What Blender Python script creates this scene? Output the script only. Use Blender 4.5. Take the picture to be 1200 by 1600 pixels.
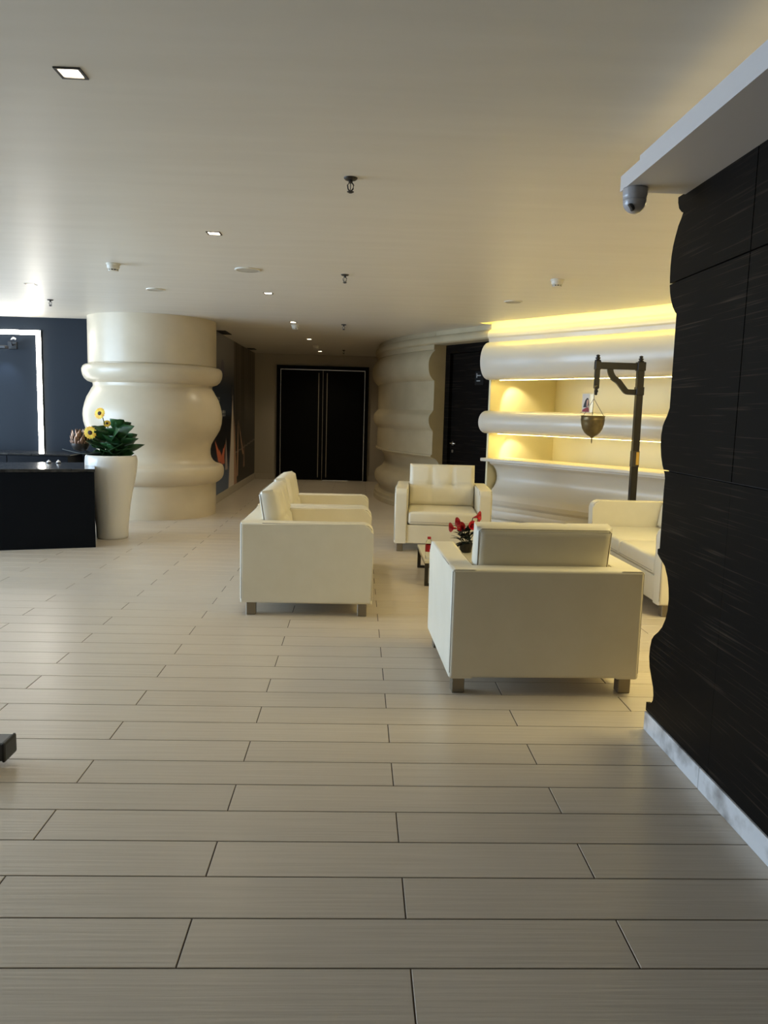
import bpy, bmesh, math, random
from mathutils import Vector, Matrix

for o in list(bpy.data.objects): bpy.data.objects.remove(o)
S = bpy.context.scene
COL = S.collection
PI = math.pi
CEIL = 2.565

# ------------------------------------------------------------------ camera
cam_d = bpy.data.cameras.new('camera'); cam = bpy.data.objects.new('camera', cam_d); COL.objects.link(cam)
S.camera = cam
yaw, pit, roll, camh, fpx = .0359166, -.12666625, .0262805, 1.4328, 1220.
f = Vector((math.sin(yaw)*math.cos(pit), math.cos(yaw)*math.cos(pit), math.sin(pit)))
r = Vector((math.cos(yaw), -math.sin(yaw), 0)); u = r.cross(f)
r2 = r*math.cos(roll)+u*math.sin(roll); u2 = -r*math.sin(roll)+u*math.cos(roll)
M = Matrix((r2, u2, -f)).transposed().to_4x4(); M.translation = (0, 0, camh)
cam.matrix_world = M
cam_d.sensor_fit = 'VERTICAL'; cam_d.sensor_height = 24.0; cam_d.lens = 24.0*fpx/1600.0
cam_d.clip_start = .05; cam_d.clip_end = 100

# ------------------------------------------------------------------ world, lights, exposure
W = bpy.data.worlds.new('world'); S.world = W; W.use_nodes = True
W.node_tree.nodes['Background'].inputs[0].default_value = (.55, .68, 1, 1)
W.node_tree.nodes['Background'].inputs[1].default_value = .3
S.view_settings.view_transform = 'Standard'
try: S.view_settings.look = 'None'
except Exception: pass
S.view_settings.exposure = 1.1; S.view_settings.gamma = 1.0; S.view_settings.use_curve_mapping = False

def light(name, kind, loc, energy, color, target=None, **kw):
    d = bpy.data.lights.new(name, kind); d.energy = energy; d.color = color
    for k, v in kw.items(): setattr(d, k, v)
    o = bpy.data.objects.new(name, d); COL.objects.link(o); o.location = loc
    if target is not None:
        o.rotation_euler = (Vector(target)-Vector(loc)).to_track_quat('-Z', 'Y').to_euler()
    return o

COOL = (.56, .755, 1.0); WARM = (1.0, .70, .32); NEUT = (1.0, .84, .56); YEL = (1.0, .82, .30)
# daylight through the glazed street front on the left
light('window_daylight', 'AREA', (-7.9, 6.3, 1.35), 270, COOL, (0, 6.3, 1.0), shape='RECTANGLE', size=5.6, size_y=2.3)
# dim unseen area light behind the camera
light('rear_area_light', 'AREA', (-1.5, -2.6, 2.5), 4, NEUT, (-1.5, -2.4, 0), shape='RECTANGLE', size=4.0, size_y=1.5)

# unseen area light added to warm the seating corner, behind the dark wall
light('seating_fill', 'AREA', (2.8, 4.6, 2.53), 50, (1, .84, .40), (2.7, 4.8, 0), shape='RECTANGLE', size=.7, size_y=2.4)

# ------------------------------------------------------------------ materials
MATS = {}
def mat(name, color, rough=.5, metal=0., spec=.5, emis=None, estr=0., coat=0.):
    m = bpy.data.materials.new(name); m.use_nodes = True
    b = m.node_tree.nodes['Principled BSDF']
    b.inputs['Base Color'].default_value = (*color, 1); b.inputs['Roughness'].default_value = rough
    b.inputs['Metallic'].default_value = metal; b.inputs['Specular IOR Level'].default_value = spec
    if coat: b.inputs['Coat Weight'].default_value = coat; b.inputs['Coat Roughness'].default_value = .15
    if emis: b.inputs['Emission Color'].default_value = (*emis, 1); b.inputs['Emission Strength'].default_value = estr
    MATS[name] = m
    return m
def nt(m): return m.node_tree.nodes, m.node_tree.links, m.node_tree.nodes['Principled BSDF']
def noise_mix(m, c1, c2, scale=(1, 1, 1), nscale=5, detail=4, lo=.35, hi=.65, bump=0., coord='Object', dist=.002, rnd=0.):
    N, L, b = nt(m)
    if coord == 'World':
        tc = N.new('ShaderNodeNewGeometry'); src = tc.outputs['Position']
    else:
        tc = N.new('ShaderNodeTexCoord'); src = tc.outputs[coord]
    mp = N.new('ShaderNodeMapping'); mp.inputs['Scale'].default_value = scale
    L.new(src, mp.inputs['Vector'])
    n = N.new('ShaderNodeTexNoise'); n.inputs['Scale'].default_value = nscale; n.inputs['Detail'].default_value = detail
    L.new(mp.outputs['Vector'], n.inputs['Vector'])
    cr = N.new('ShaderNodeValToRGB'); cr.color_ramp.elements[0].position = lo; cr.color_ramp.elements[1].position = hi
    cr.color_ramp.elements[0].color = (*c1, 1); cr.color_ramp.elements[1].color = (*c2, 1)
    L.new(n.outputs['Fac'], cr.inputs['Fac'])
    out = cr.outputs['Color']
    if rnd:
        oi = N.new('ShaderNodeObjectInfo'); mr = N.new('ShaderNodeMapRange')
        mr.inputs['To Min'].default_value = 1-rnd; mr.inputs['To Max'].default_value = 1+rnd
        L.new(oi.outputs['Random'], mr.inputs['Value'])
        vm = N.new('ShaderNodeVectorMath'); vm.operation = 'SCALE'
        L.new(out, vm.inputs[0]); L.new(mr.outputs['Result'], vm.inputs['Scale']); out = vm.outputs['Vector']
    L.new(out, b.inputs['Base Color'])
    if bump:
        bp = N.new('ShaderNodeBump'); bp.inputs['Strength'].default_value = bump; bp.inputs['Distance'].default_value = dist
        L.new(n.outputs['Fac'], bp.inputs['Height']); L.new(bp.outputs['Normal'], b.inputs['Normal'])
    return m

M_tile = mat('tile_ceramic', (.62, .55, .47), .31, spec=.5)
noise_mix(M_tile, (.53, .46, .37), (.60, .525, .43), (1.2, 42, 1), 1.6, 5, .3, .7, .6, 'World', .002, .035)
M_grout = mat('grout', (.055, .037, .025), .8)
M_ceil = noise_mix(mat('ceiling_paint', (.8, .77, .72), .42, spec=.45), (.745, .695, .605), (.785, .735, .645), (.9, 7, 1), 1.3, 6, .3, .7, .16, 'World', .004)
M_wall = mat('wall_paint', (.42, .37, .29), .6)
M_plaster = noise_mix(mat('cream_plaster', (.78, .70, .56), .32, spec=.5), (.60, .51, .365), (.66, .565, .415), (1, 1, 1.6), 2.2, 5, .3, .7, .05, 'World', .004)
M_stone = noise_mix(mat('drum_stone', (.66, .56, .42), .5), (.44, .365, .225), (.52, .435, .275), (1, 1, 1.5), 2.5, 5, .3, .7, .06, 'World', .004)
M_white = mat('white_gloss', (.70, .64, .53), .28, spec=.5)
M_nich = mat('niche_paint', (.85, .77, .49), .45)
M_leather = noise_mix(mat('white_leather', (.82, .79, .72), .42, spec=.45), (.77, .715, .57), (.81, .755, .615), (1, 1, 1), 6, 4, .3, .7, .07, 'Object', .004)
M_seam = mat('seam_thread', (.30, .26, .20), .7)
M_wenge = mat('wenge_veneer', (.013, .010, .008), .5, spec=.06)
noise_mix(M_wenge, (.0042, .0031, .0022), (.050, .036, .024), (1, 1.3, 80), 1.5, 7, .58, .76, .12, 'World', .001)
M_black = mat('black_lacquer', (.006, .006, .006), .35, spec=.4)
M_blackdoor = mat('black_door', (.0015, .0015, .0016), .45, spec=.1)
M_desk = mat('desk_black', (.003, .004, .006), .4, spec=.12)
M_desktop = noise_mix(mat('desk_top_stone', (.03, .03, .03), .14, spec=.6), (.012, .012, .012), (.06, .056, .05), (1, 1, 1), 9, 5, .4, .75)
M_navy = mat('navy_wall', (.010, .0145, .021), .5, spec=.2)
M_steel = mat('brushed_steel', (.27, .235, .18), .38, metal=.9)
M_chrome = mat('chrome', (.75, .75, .75), .2, metal=1)
M_marble = noise_mix(mat('white_marble', (.7, .7, .7), .25), (.30, .28, .26), (.72, .71, .70), (1, 1, 1), 7, 8, .30, .52, 0, 'World')
M_skirt = mat('skirting_stone', (.45, .40, .32), .45)
M_gyps = mat('soffit_paint', (.62, .58, .55), .6)
M_led = mat('led_strip_white', (1, 1, 1), .5, emis=(1, .95, .85), estr=14)
M_ledwarm = mat('led_strip_warm', (1, 1, 1), .5, emis=(1, .79, .25), estr=17)
M_ledslot = mat('led_strip_slot', (1, 1, 1), .5, emis=(1, .84, .17), estr=8.5)
M_ledcove = mat('led_strip_cove', (1, 1, 1), .5, emis=(1, .86, .55), estr=.2)
M_lens = mat('lamp_lens', (1, 1, 1), .4, emis=(1, .95, .86), estr=9)
M_reflector = mat('lamp_reflector', (.85, .84, .8), .3)
M_trim = mat('lamp_trim_black', (.012, .010, .010), .35)
M_plastic = mat('white_plastic', (.72, .68, .58), .45)
M_grey = mat('grey_plastic', (.42, .41, .42), .22)
M_dkgrey = mat('dark_plastic', (.02, .02, .022), .3)
M_grille = mat('speaker_grille', (.50, .46, .38), .6)
M_bronze = mat('dark_bronze', (.045, .038, .03), .45, metal=.4)
M_wood = noise_mix(mat('dark_teak', (.03, .022, .016), .42, spec=.4), (.007, .005, .0035), (.016, .0115, .008), (8, 8, 1), 4, 4)
M_brass = noise_mix(mat('aged_brass', (.27, .21, .10), .36, metal=.75), (.13, .10, .05), (.22, .17, .085), (1, 1, 1), 9, 4)
M_copper = noise_mix(mat('copper_leaf', (.36, .20, .12), .3, metal=.6), (.05, .024, .015), (.40, .23, .14), (1, 1, 1), 14, 3)
M_cord = mat('cord', (.16, .12, .08), .7)
M_leaf = noise_mix(mat('leaf_green', (.02, .075, .02), .38), (.010, .042, .014), (.035, .115, .03), (1, 1, 1), 14, 3)
M_dkleaf = mat('leaf_dark', (.008, .014, .010), .45)
M_stem = mat('stem_green', (.05, .09, .025), .5)
M_petal = noise_mix(mat('petal_yellow', (.85, .55, .03), .5), (.80, .42, .02), (.92, .68, .06), (1, 1, 1), 22, 2)
M_disc = mat('flower_disc', (.035, .012, .006), .7)
M_red = noise_mix(mat('petal_red', (.45, .008, .02), .4), (.30, .004, .012), (.6, .015, .03), (1, 1, 1), 30, 2)
M_pot = mat('white_ceramic', (.72, .69, .63), .22, coat=.3)
M_soil = mat('potting_soil', (.02, .014, .01), .9)
M_label = mat('red_label', (.35, .006, .02), .5)
M_cap = mat('red_cap', (.42, .012, .03), .45)
M_table = mat('cream_laminate', (.66, .62, .50), .3)
M_glass = mat('clear_glass', (.95, .97, .95), .04)
nt(M_glass)[2].inputs['Transmission Weight'].default_value = 1.0; nt(M_glass)[2].inputs['IOR'].default_value = 1.25
M_pane = mat('window_glass', (1, 1, 1), .0); nt(M_pane)[2].inputs['Transmission Weight'].default_value = 1.0; nt(M_pane)[2].inputs['IOR'].default_value = 1.02
M_card = mat('card_paper', (.68, .64, .58), .55)
M_skin = mat('print_skin', (.55, .33, .25), .6)
M_hair = mat('print_dark', (.018, .014, .014), .6)
M_prred = mat('print_red', (.32, .03, .04), .6)
M_gold = mat('gold_print', (.62, .38, .06), .45)
M_letter = mat('sign_lettering', (.30, .30, .29), .5)
M_mural = mat('mural_print', (.1, .1, .1), .42, spec=.3)
N_, L_, b_ = nt(M_mural); at_ = N_.new('ShaderNodeVertexColor'); at_.layer_name = 'print'; L_.new(at_.outputs['Color'], b_.inputs['Base Color'])

# ------------------------------------------------------------------ helpers
def link(name, me, m, parent=None, smooth=False):
    if m: me.materials.append(m)
    if smooth:
        for p in me.polygons: p.use_smooth = True
    o = bpy.data.objects.new(name, me); COL.objects.link(o)
    if parent is not None: o.parent = parent
    return o
def obj(name, bm, m, parent=None, smooth=False, loc=None, auto=None):
    bmesh.ops.recalc_face_normals(bm, faces=bm.faces)
    if auto is not None:
        for e in bm.edges:
            if len(e.link_faces) == 2: e.smooth = e.calc_face_angle(0) < math.radians(auto)
            else: e.smooth = True
        smooth = True
    me = bpy.data.meshes.new(name); bm.to_mesh(me); bm.free()
    o = link(name, me, m, parent, smooth)
    if auto == 50:
        wn = o.modifiers.new('weighted', 'WEIGHTED_NORMAL'); wn.keep_sharp = True
    if loc: o.location = loc
    return o
def thing(name, label, cat, loc=(0, 0, 0), rz=0, group=None):
    o = bpy.data.objects.new(name, None); COL.objects.link(o); o.empty_display_size = .1
    o.location = loc; o.rotation_euler = (0, 0, rz); o['label'] = label; o['category'] = cat
    if group: o['group'] = group
    return o
def tag(o, label, cat, group=None):
    o['label'] = label; o['category'] = cat
    if group: o['group'] = group
    return o
def struct(o): o['kind'] = 'structure'; return o
def NB(): return bmesh.new()
def box(bm, x0, x1, y0, y1, z0, z1, mtx=None):
    v = [bm.verts.new(p) for p in [(x0,y0,z0),(x1,y0,z0),(x1,y1,z0),(x0,y1,z0),(x0,y0,z1),(x1,y0,z1),(x1,y1,z1),(x0,y1,z1)]]
    fs = [bm.faces.new([v[i] for i in q]) for q in [(0,3,2,1),(4,5,6,7),(0,1,5,4),(1,2,6,5),(2,3,7,6),(3,0,4,7)]]
    if mtx is not None: bmesh.ops.transform(bm, matrix=mtx, verts=v)
    return v, fs
def rbox(bm, x0, x1, y0, y1, z0, z1, b=.02, seg=3, mtx=None):
    t = bmesh.new(); box(t, x0, x1, y0, y1, z0, z1)
    bmesh.ops.bevel(t, geom=list(t.edges), offset=b, segments=seg, profile=.5, affect='EDGES')
    if mtx is not None: bmesh.ops.transform(t, matrix=mtx, verts=t.verts)
    me = bpy.data.meshes.new('t'); t.to_mesh(me); t.free(); bm.from_mesh(me); bpy.data.meshes.remove(me)
def lathe(bm, prof, seg=32, c=(0, 0), cap=True):
    rings = []
    for (rr, z) in prof:
        rings.append([bm.verts.new((c[0]+rr*math.cos(2*PI*i/seg), c[1]+rr*math.sin(2*PI*i/seg), z)) for i in range(seg)])
    for a, b in zip(rings, rings[1:]):
        for i in range(seg): bm.faces.new((a[i], a[(i+1) % seg], b[(i+1) % seg], b[i]))
    if cap:
        bm.faces.new(rings[0]); bm.faces.new(rings[-1])
    return rings
def tube(bm, pts, rad, seg=8, cap=True):
    pts = [Vector(p) for p in pts]; n = len(pts)
    rads = rad if isinstance(rad, (list, tuple)) else [rad]*n
    rings = []; up = Vector((0, 0, 1))
    for i, p in enumerate(pts):
        t = (pts[min(i+1, n-1)]-pts[max(i-1, 0)]).normalized()
        a = t.cross(up) if abs(t.dot(up)) < .95 else t.cross(Vector((1, 0, 0)))
        a.normalize(); b = t.cross(a).normalized()
        rings.append([bm.verts.new(p+(a*math.cos(2*PI*k/seg)+b*math.sin(2*PI*k/seg))*rads[i]) for k in range(seg)])
    for A, B in zip(rings, rings[1:]):
        for k in range(seg): bm.faces.new((A[k], A[(k+1) % seg], B[(k+1) % seg], B[k]))
    if cap: bm.faces.new(rings[0]); bm.faces.new(rings[-1])
def prism(bm, poly, axis, a, b):
    """poly: 2D points in the plane perpendicular to axis, extruded from a to b"""
    def P(p, t):
        return {'x': (t, p[0], p[1]), 'y': (p[0], t, p[1]), 'z': (p[0], p[1], t)}[axis]
    A = [bm.verts.new(P(p, a)) for p in poly]; B = [bm.verts.new(P(p, b)) for p in poly]
    bm.faces.new(A); bm.faces.new(B[::-1]); n = len(poly)
    for i in range(n): bm.faces.new((A[i], A[(i+1) % n], B[(i+1) % n], B[i]))
def spline(pts, k=6):
    P = [Vector(p) for p in pts]; out = []
    for i in range(len(P)-1):
        p0, p1, p2, p3 = P[max(i-1, 0)], P[i], P[i+1], P[min(i+2, len(P)-1)]
        for j in range(k):
            t = j/k
            out.append(.5*((2*p1)+(p2-p0)*t+(2*p0-5*p1+4*p2-p3)*t*t+(3*p1-p0-3*p2+p3)*t**3))
    out.append(P[-1]); return out
def normals(path):
    ns = []
    for i in range(len(path)):
        t = path[min(i+1, len(path)-1)]-path[max(i-1, 0)]; t = t.normalized()
        ns.append(Vector((t.y, -t.x)))
    return ns
def sweep(bm, path, prof, closed=True, caps=True):
    """path: plan points; prof: (offset toward the room, z)"""
    ns = normals(path); rings = []
    for p, n in zip(path, ns):
        rings.append([bm.verts.new((p.x+n.x*o, p.y+n.y*o, z)) for o, z in prof])
    m = len(prof)
    for A, B in zip(rings, rings[1:]):
        for k in range(m if closed else m-1): bm.faces.new((A[k], A[(k+1) % m], B[(k+1) % m], B[k]))
    if closed and caps: bm.faces.new(rings[0]); bm.faces.new(rings[-1])
def copy_tree(o, parent=None):
    c = o.copy(); COL.objects.link(c)
    if parent is not None: c.parent = parent
    for ch in [k for k in bpy.data.objects if k.parent == o and k != c]: copy_tree(ch, c)
    return c

# ------------------------------------------------------------------ plan of the curved wall and bar
rawp = [(1.10,16.25),(.66,15.3),(.42,14.4),(.335,13.5),(.43,12.6),(.73,11.67),(1.05,11.01),(1.35,10.49),(1.65,9.98),(1.86,9.70),(2.159,9.33),(2.433,8.95),(2.694,8.626),(2.928,8.3),(3.158,7.945),(3.42,7.5),(3.70,6.95),(4.0,6.3)]
PATH = spline(rawp, 6)                       # 6 samples per segment
DRUM = PATH[:6*6+1]; BAR = PATH[8*6:]; DOORP = PATH[6*6:8*6+1]
# one moulded section runs through the dark wall, the drum and the bar
PROF = [(.073,2.41),(.068,2.369),(.053,2.341),(.032,2.326),(.022,2.319),(.005,2.313),(.018,2.296),(.048,2.268),(.075,2.225),(.091,2.192),(.102,2.149),(.105,2.104),(.102,2.059),(.097,2.02),(.088,1.99),(.07,1.956),(.047,1.925),(.015,1.898),(0,1.89),(0,1.64),(0,1.485),(.022,1.452),(.049,1.425),(.064,1.405),(.075,1.365),(.073,1.321),(.058,1.27),(.036,1.232),(.018,1.212),(.004,1.195),(-.004,1.174),(0,1.12),(0,.859),(.022,.853),(.020,.832),(-.009,.818),(-.049,.803),(-.073,.791),(-.109,.75),(-.130,.706),(-.140,.66),(-.136,.607),(-.12,.564),(-.091,.521),(-.053,.488),(-.008,.458),(.017,.432),(.030,.39),(.032,.348),(.018,.301),(-.012,.26),(-.038,.224),(-.049,.192),(-.046,.165),(-.026,.143),(-.003,.135),(.028,.131),(.028,.09)]

# ------------------------------------------------------------------ room shell
bm = NB(); box(bm, -8.2, 4.4, -4.2, 17.2, -.15, -.002)
floor = struct(obj('floor', bm, M_grout))
# floor tiles: half-bond planks, each one an object; the far rows joined
LT, WT, GAP = 1.2124, .2, .0042
def tile_mesh(x0, x1, y0, y1, bm):
    b = .0012
    lo = [(x0,y0),(x1,y0),(x1,y1),(x0,y1)]; hi = [(x0+b,y0+b),(x1-b,y0+b),(x1-b,y1-b),(x0+b,y1-b)]
    A = [bm.verts.new((*p, -.004)) for p in lo]; B = [bm.verts.new((*p, -.0012)) for p in lo]; C = [bm.verts.new((*p, 0)) for p in hi]
    bm.faces.new(C)
    for i in range(4):
        j = (i+1) % 4
        bm.faces.new((A[i], A[j], B[j], B[i])); bm.faces.new((B[i], B[j], C[j], C[i]))
near, far = [], []
for j in range(-30, 74):
    y = 1.8615+WT*j
    off = .1675+LT/2*(1 if j % 2 == 0 else 0)
    for k in range(-8, 5):
        x = off+LT*k
        if x+LT < -7.9 or x > 4.15: continue
        vis = (j >= -3) and abs(x+LT/2-.03*y) < .53*(y+.2)+LT/2+.1
        (near if vis else far).append((y, x))
near.sort(); far += near[300:]; near = near[:300]
bm = NB(); tile_mesh(GAP/2, LT-GAP/2, GAP/2, WT-GAP/2, bm)
bmesh.ops.recalc_face_normals(bm, faces=bm.faces)
tme = bpy.data.meshes.new('tile'); bm.to_mesh(tme); bm.free(); tme.materials.append(M_tile)
for y, x in near:
    o = bpy.data.objects.new('tile', tme); COL.objects.link(o); o.location = (x, y, 0); o.parent = floor
bm = NB()
for y, x in far: tile_mesh(x+GAP/2, x+LT-GAP/2, y+GAP/2, y+WT-GAP/2, bm)
o = obj('far_tiles', bm, M_tile, floor); o['kind'] = 'stuff'

# ceiling with the real openings of the lamps and the slot over the bar
LIGHTS = [(-1.014,2.893),(-.966,5.32),(-.909,7.905),(-.872,10.406),(-.812,12.774),(-.76,15.288),(-3.165,7.809)]
HS = .036
nb = normals(BAR)
slot_edge = [(p+n*.20) for p, n in zip(BAR, nb)]
slot_back = [(p-n*.04) for p, n in zip(BAR, nb)]
outer = [Vector((-8,-4)), Vector((4.0,-4))]+[p for p in slot_edge[::-1] if p.x < 4.0 or p.y < 6.3]
outer = [Vector((-8,-4)), Vector((4.1,-4)), Vector((4.1, slot_edge[-1].y))]+slot_edge[::-1]+[slot_back[0]-(slot_edge[0]-slot_back[0])*6, Vector((4.1,12)), Vector((4.1,17)), Vector((-8,17))]
bm = NB(); edges = []
def loop(pts):
    vs = [bm.verts.new((p[0], p[1], CEIL)) for p in pts]
    for i in range(len(vs)): edges.append(bm.edges.new((vs[i], vs[(i+1) % len(vs)])))
loop(outer)
for x, y in LIGHTS: loop([(x-HS,y-HS),(x+HS,y-HS),(x+HS,y+HS),(x-HS,y+HS)])
bmesh.ops.triangle_fill(bm, use_beauty=True, use_dissolve=False, edges=edges)
for fc in bm.faces:
    if fc.normal.z > 0: fc.normal_flip()
me = bpy.data.meshes.new('ceiling'); bm.to_mesh(me); bm.free()
ceiling = struct(link('ceiling', me, M_ceil))
# slot housing above the bar
bm = NB(); ns_ = nb
A = [bm.verts.new((p.x, p.y, CEIL)) for p in slot_edge]; B = [bm.verts.new((p.x, p.y, 2.80)) for p in slot_edge]
Cv = [bm.verts.new((p.x-n.x*1.5, p.y-n.y*1.5, 2.80)) for p, n in zip(BAR, nb)]
for i in range(len(A)-1):
    bm.faces.new((A[i], A[i+1], B[i+1], B[i])); bm.faces.new((B[i], B[i+1], Cv[i+1], Cv[i]))
p0, n0 = BAR[0], nb[0]
e = [bm.verts.new((p0.x+n0.x*.20, p0.y+n0.y*.20, CEIL)), bm.verts.new((p0.x-n0.x*.3, p0.y-n0.y*.3, CEIL)), bm.verts.new((p0.x-n0.x*.3, p0.y-n0.y*.3, 2.8)), bm.verts.new((p0.x+n0.x*.20, p0.y+n0.y*.20, 2.8))]
bm.faces.new(e)
me = bpy.data.meshes.new('ceiling_slot'); bm.to_mesh(me); bm.free(); link('ceiling_slot', me, M_white, ceiling)
bm = NB(); sweep(bm, BAR, [(.185,2.70),(.185,2.715),(.15,2.715),(.15,2.70)])
obj('led_strip', bm, M_ledslot, ceiling)

# walls
def wallbox(name, m, *b):
    bm = NB(); box(bm, *b); return struct(obj(name, bm, m))
wallbox('wall_back', M_wall, -2.4, 4.4, 16.25, 16.45, 0, 2.9)
wallbox('wall_front', M_wall, -8.2, 4.4, -4.2, -4.0, 0, 2.9)
wallbox('wall_far_right', M_plaster, 4.1, 4.3, -4.0, 16.25, 0, 2.9)
wallbox('wall_mural', M_wall, -2.32, -2.13, 10.86, 16.25, 0, 2.58)
wallbox('wall_left_reception', M_navy, -8.0, -2.3, 10.75, 10.86, 0, 2.58)
# glazed street front on the left (outside the picture): the daylight comes through it
wl = wallbox('wall_left', M_wall, -8.2, -8.0, -4.0, 10.75, 2.5, 2.9)
for y0, y1 in ((-4.0, 3.5), (9.3, 10.75)):
    bm = NB(); box(bm, -8.2, -8.0, y0, y1, 0, 2.5); obj('wall_pier', bm, M_wall, wl)
wn = thing('window_1', '', ''); del wn['label']; del wn['category']; struct(wn)
bm = NB()
for y in (3.52, 4.95, 6.4, 7.85, 9.28): box(bm, -8.12, -8.06, y-.025, y+.025, 0, 2.5)
box(bm, -8.12, -8.06, 3.5, 9.3, 0, .05); box(bm, -8.12, -8.06, 3.5, 9.3, 2.45, 2.5)
obj('window_frame', bm, M_black, wn)
bm = NB()
for a, b in ((3.545,4.925),(4.975,6.375),(6.425,7.825),(7.875,9.255)): box(bm, -8.095, -8.087, a, b, .05, 2.45)
obj('window_pane', bm, M_pane, wn)

# skirtings
def skirt(name, *b):
    bm = NB(); rbox(bm, *b, .004, 1); return struct(obj(name, bm, M_skirt))
skirt('baseboard_mural', -2.13, -2.112, 11.0, 16.232, 0, .125)
skirt('baseboard_back_left', -2.11, -1.70, 16.232, 16.25, 0, .11)
skirt('baseboard_back_right', .21, .98, 16.232, 16.25, 0, .11)

# drum wall with its cut end beside the door
SPROF = [(0,2.57)]+[(.02, 2.385)]+[p for p in PROF if p[1] < 2.32]
dprof = []
for o_, z in SPROF: dprof.append((o_, z))
dprof += [(.04,.07),(.04,0),(-.32,0),(-.32,2.57)]
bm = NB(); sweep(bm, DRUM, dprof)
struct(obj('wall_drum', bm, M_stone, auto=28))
# cornice over drum, door and bar
corn = [(0,CEIL),(.0,2.505),(.018,2.50),(.05,2.475),(.062,2.44),(.058,2.405),(.04,2.388),(.03,2.385),(-.32,2.385),(-.32,CEIL)]
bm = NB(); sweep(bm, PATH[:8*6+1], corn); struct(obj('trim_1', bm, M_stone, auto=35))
corn2 = [(0,2.80),(.0,2.505),(.018,2.50),(.05,2.475),(.062,2.44),(.058,2.405),(.04,2.388),(.03,2.33),(-.12,2.33),(-.12,2.80)]
bm = NB(); sweep(bm, BAR, corn2); struct(obj('trim_2', bm, M_white, auto=35))

# bar: rolls, counter, niche walls
def ell(a0, z0, z1, n=14, back=-.10):
    c, h = (z0+z1)/2, (z1-z0)/2
    return [(back, z0)]+[(a0*math.cos(t)**.8 if math.cos(t) > 0 else 0, c+h*math.sin(t)) for t in [(-PI/2)+PI*i/n for i in range(n+1)]]+[(back, z1)]
bar = struct(thing('wall_bar', '', '')); del bar['label']; del bar['category']
bm = NB(); sweep(bm, BAR, ell(.17, 1.875, 2.345)); obj('upper_roll', bm, M_white, bar, auto=40)
bm = NB(); sweep(bm, BAR, ell(.16, 1.205, 1.49)); obj('middle_roll', bm, M_white, bar, auto=40)
bm = NB(); sweep(bm, BAR, [(-.40,.852),(.09,.852),(.098,.860),(.098,.885),(.09,.893),(-.40,.893)]); obj('counter_top', bm, M_white, bar)
fprof = [(0,.852)]+[(0, .83), (-.02,.815)]+[(o_, z) for o_, z in PROF if .44 < z < .81]+[(.03,.42),(.045,.37),(.03,.32),(-.01,.285),(.0,.26),(.03,.235),(.04,.19),(.03,.15),(.0,.13),(.03,.12),(.035,0),(-.25,0),(-.25,.852)]
bm = NB(); sweep(bm, BAR[1:], fprof); obj('counter_front', bm, M_white, bar, auto=30)
back = [p-n*1.2 for p, n in zip(BAR, nb)]
def ribbon(bm, pts, z0, z1):
    A = [bm.verts.new((p.x, p.y, z0)) for p in pts]; B = [bm.verts.new((p.x, p.y, z1)) for p in pts]
    for i in range(len(A)-1): bm.faces.new((A[i], A[i+1], B[i+1], B[i]))
bm = NB(); sweep(bm, BAR, [(-1.2,0),(-1.2,2.8),(-1.25,2.8),(-1.25,0)]); obj('niche_back', bm, M_nich, bar)
bm = NB(); sweep(bm, BAR, [(-.12,2.35),(-1.2,2.35),(-1.2,2.39),(-.12,2.39)]); obj('niche_ceiling', bm, M_nich, bar)
t0 = (BAR[1]-BAR[0]).normalized()
def endpanel(bm, o0, o1, z0, z1, th=.03):
    a = p0+n0*o0; b = p0+n0*o1; q = t0*th
    prism(bm, [(a.x,a.y),(b.x,b.y),(b.x+q.x,b.y+q.y),(a.x+q.x,a.y+q.y)], 'z', z0, z1)
bm = NB(); endpanel(bm, .0, -1.2, 0, 2.385); obj('end_panel', bm, M_nich, bar)
# warm strips under both rolls and behind the counter
for z, nm in ((1.868, 0), (1.198, 1)):
    bm = NB(); sweep(bm, BAR[2:], [(-.085,z+.003),(-.085,z+.006),(-.06,z+.006),(-.06,z+.003)])
    obj('led_strip', bm, M_ledwarm, bar)

# dark veneered wall on the right: core, panels, marble skirting
XW = 1.367; YE = 3.42
core = [(YE+o_-.012, z) for o_, z in PROF]
core = [(-4.0, 2.40)]+[(YE+.06, 2.40)]+core[1:]+[(YE+.015, .0), (-4.0, .0)]
bm = NB(); prism(bm, core, 'x', XW+.018, XW+.34)
dark = struct(obj('wall_right', bm, M_black))
def clip_prof(z0, z1):
    pts = [(YE+o_, z) for o_, z in PROF if z0 < z < z1]
    def at(z):
        for (o1, za), (o2, zb) in zip(PROF, PROF[1:]):
            if za >= z >= zb: return YE+o1+(o2-o1)*(za-z)/max(1e-6, za-zb)
        return YE+PROF[0][0]
    return [(at(z1), z1)]+pts+[(at(z0), z0)]
g = .003
rows = [(.092, 1.21-g), (1.21+g, 2.03-g), (2.03+g, 2.392)]
cuts = [2.8, 1.6, .4, -.8, -2.0, -3.2]
for z0, z1 in rows:
    g = .003 if z0 > 1 else .0005
    e = clip_prof(z0, z1)
    bm = NB(); prism(bm, [(2.8+g, z1)]+e+[(2.8+g, z0)], 'x', XW, XW+.018); obj('panel', bm, M_wenge, dark)
    for a, b in zip(cuts, cuts[1:]):
        bm = NB(); box(bm, XW, XW+.018, b+g, a-g, z0, z1); obj('panel', bm, M_wenge, dark)
bb = struct(thing('baseboard_right', '', '')); del bb['label']; del bb['category']
for a, b in ((3.445, 2.86), (2.857, 2.26), (2.257, 1.66), (1.657, 1.06), (1.057, -.6), (-.603, -3.99)):
    bm = NB(); rbox(bm, XW-.006, XW+.012, b, a, 0, .088, .002, 1); obj('marble_slab', bm, M_marble, bb)

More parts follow.
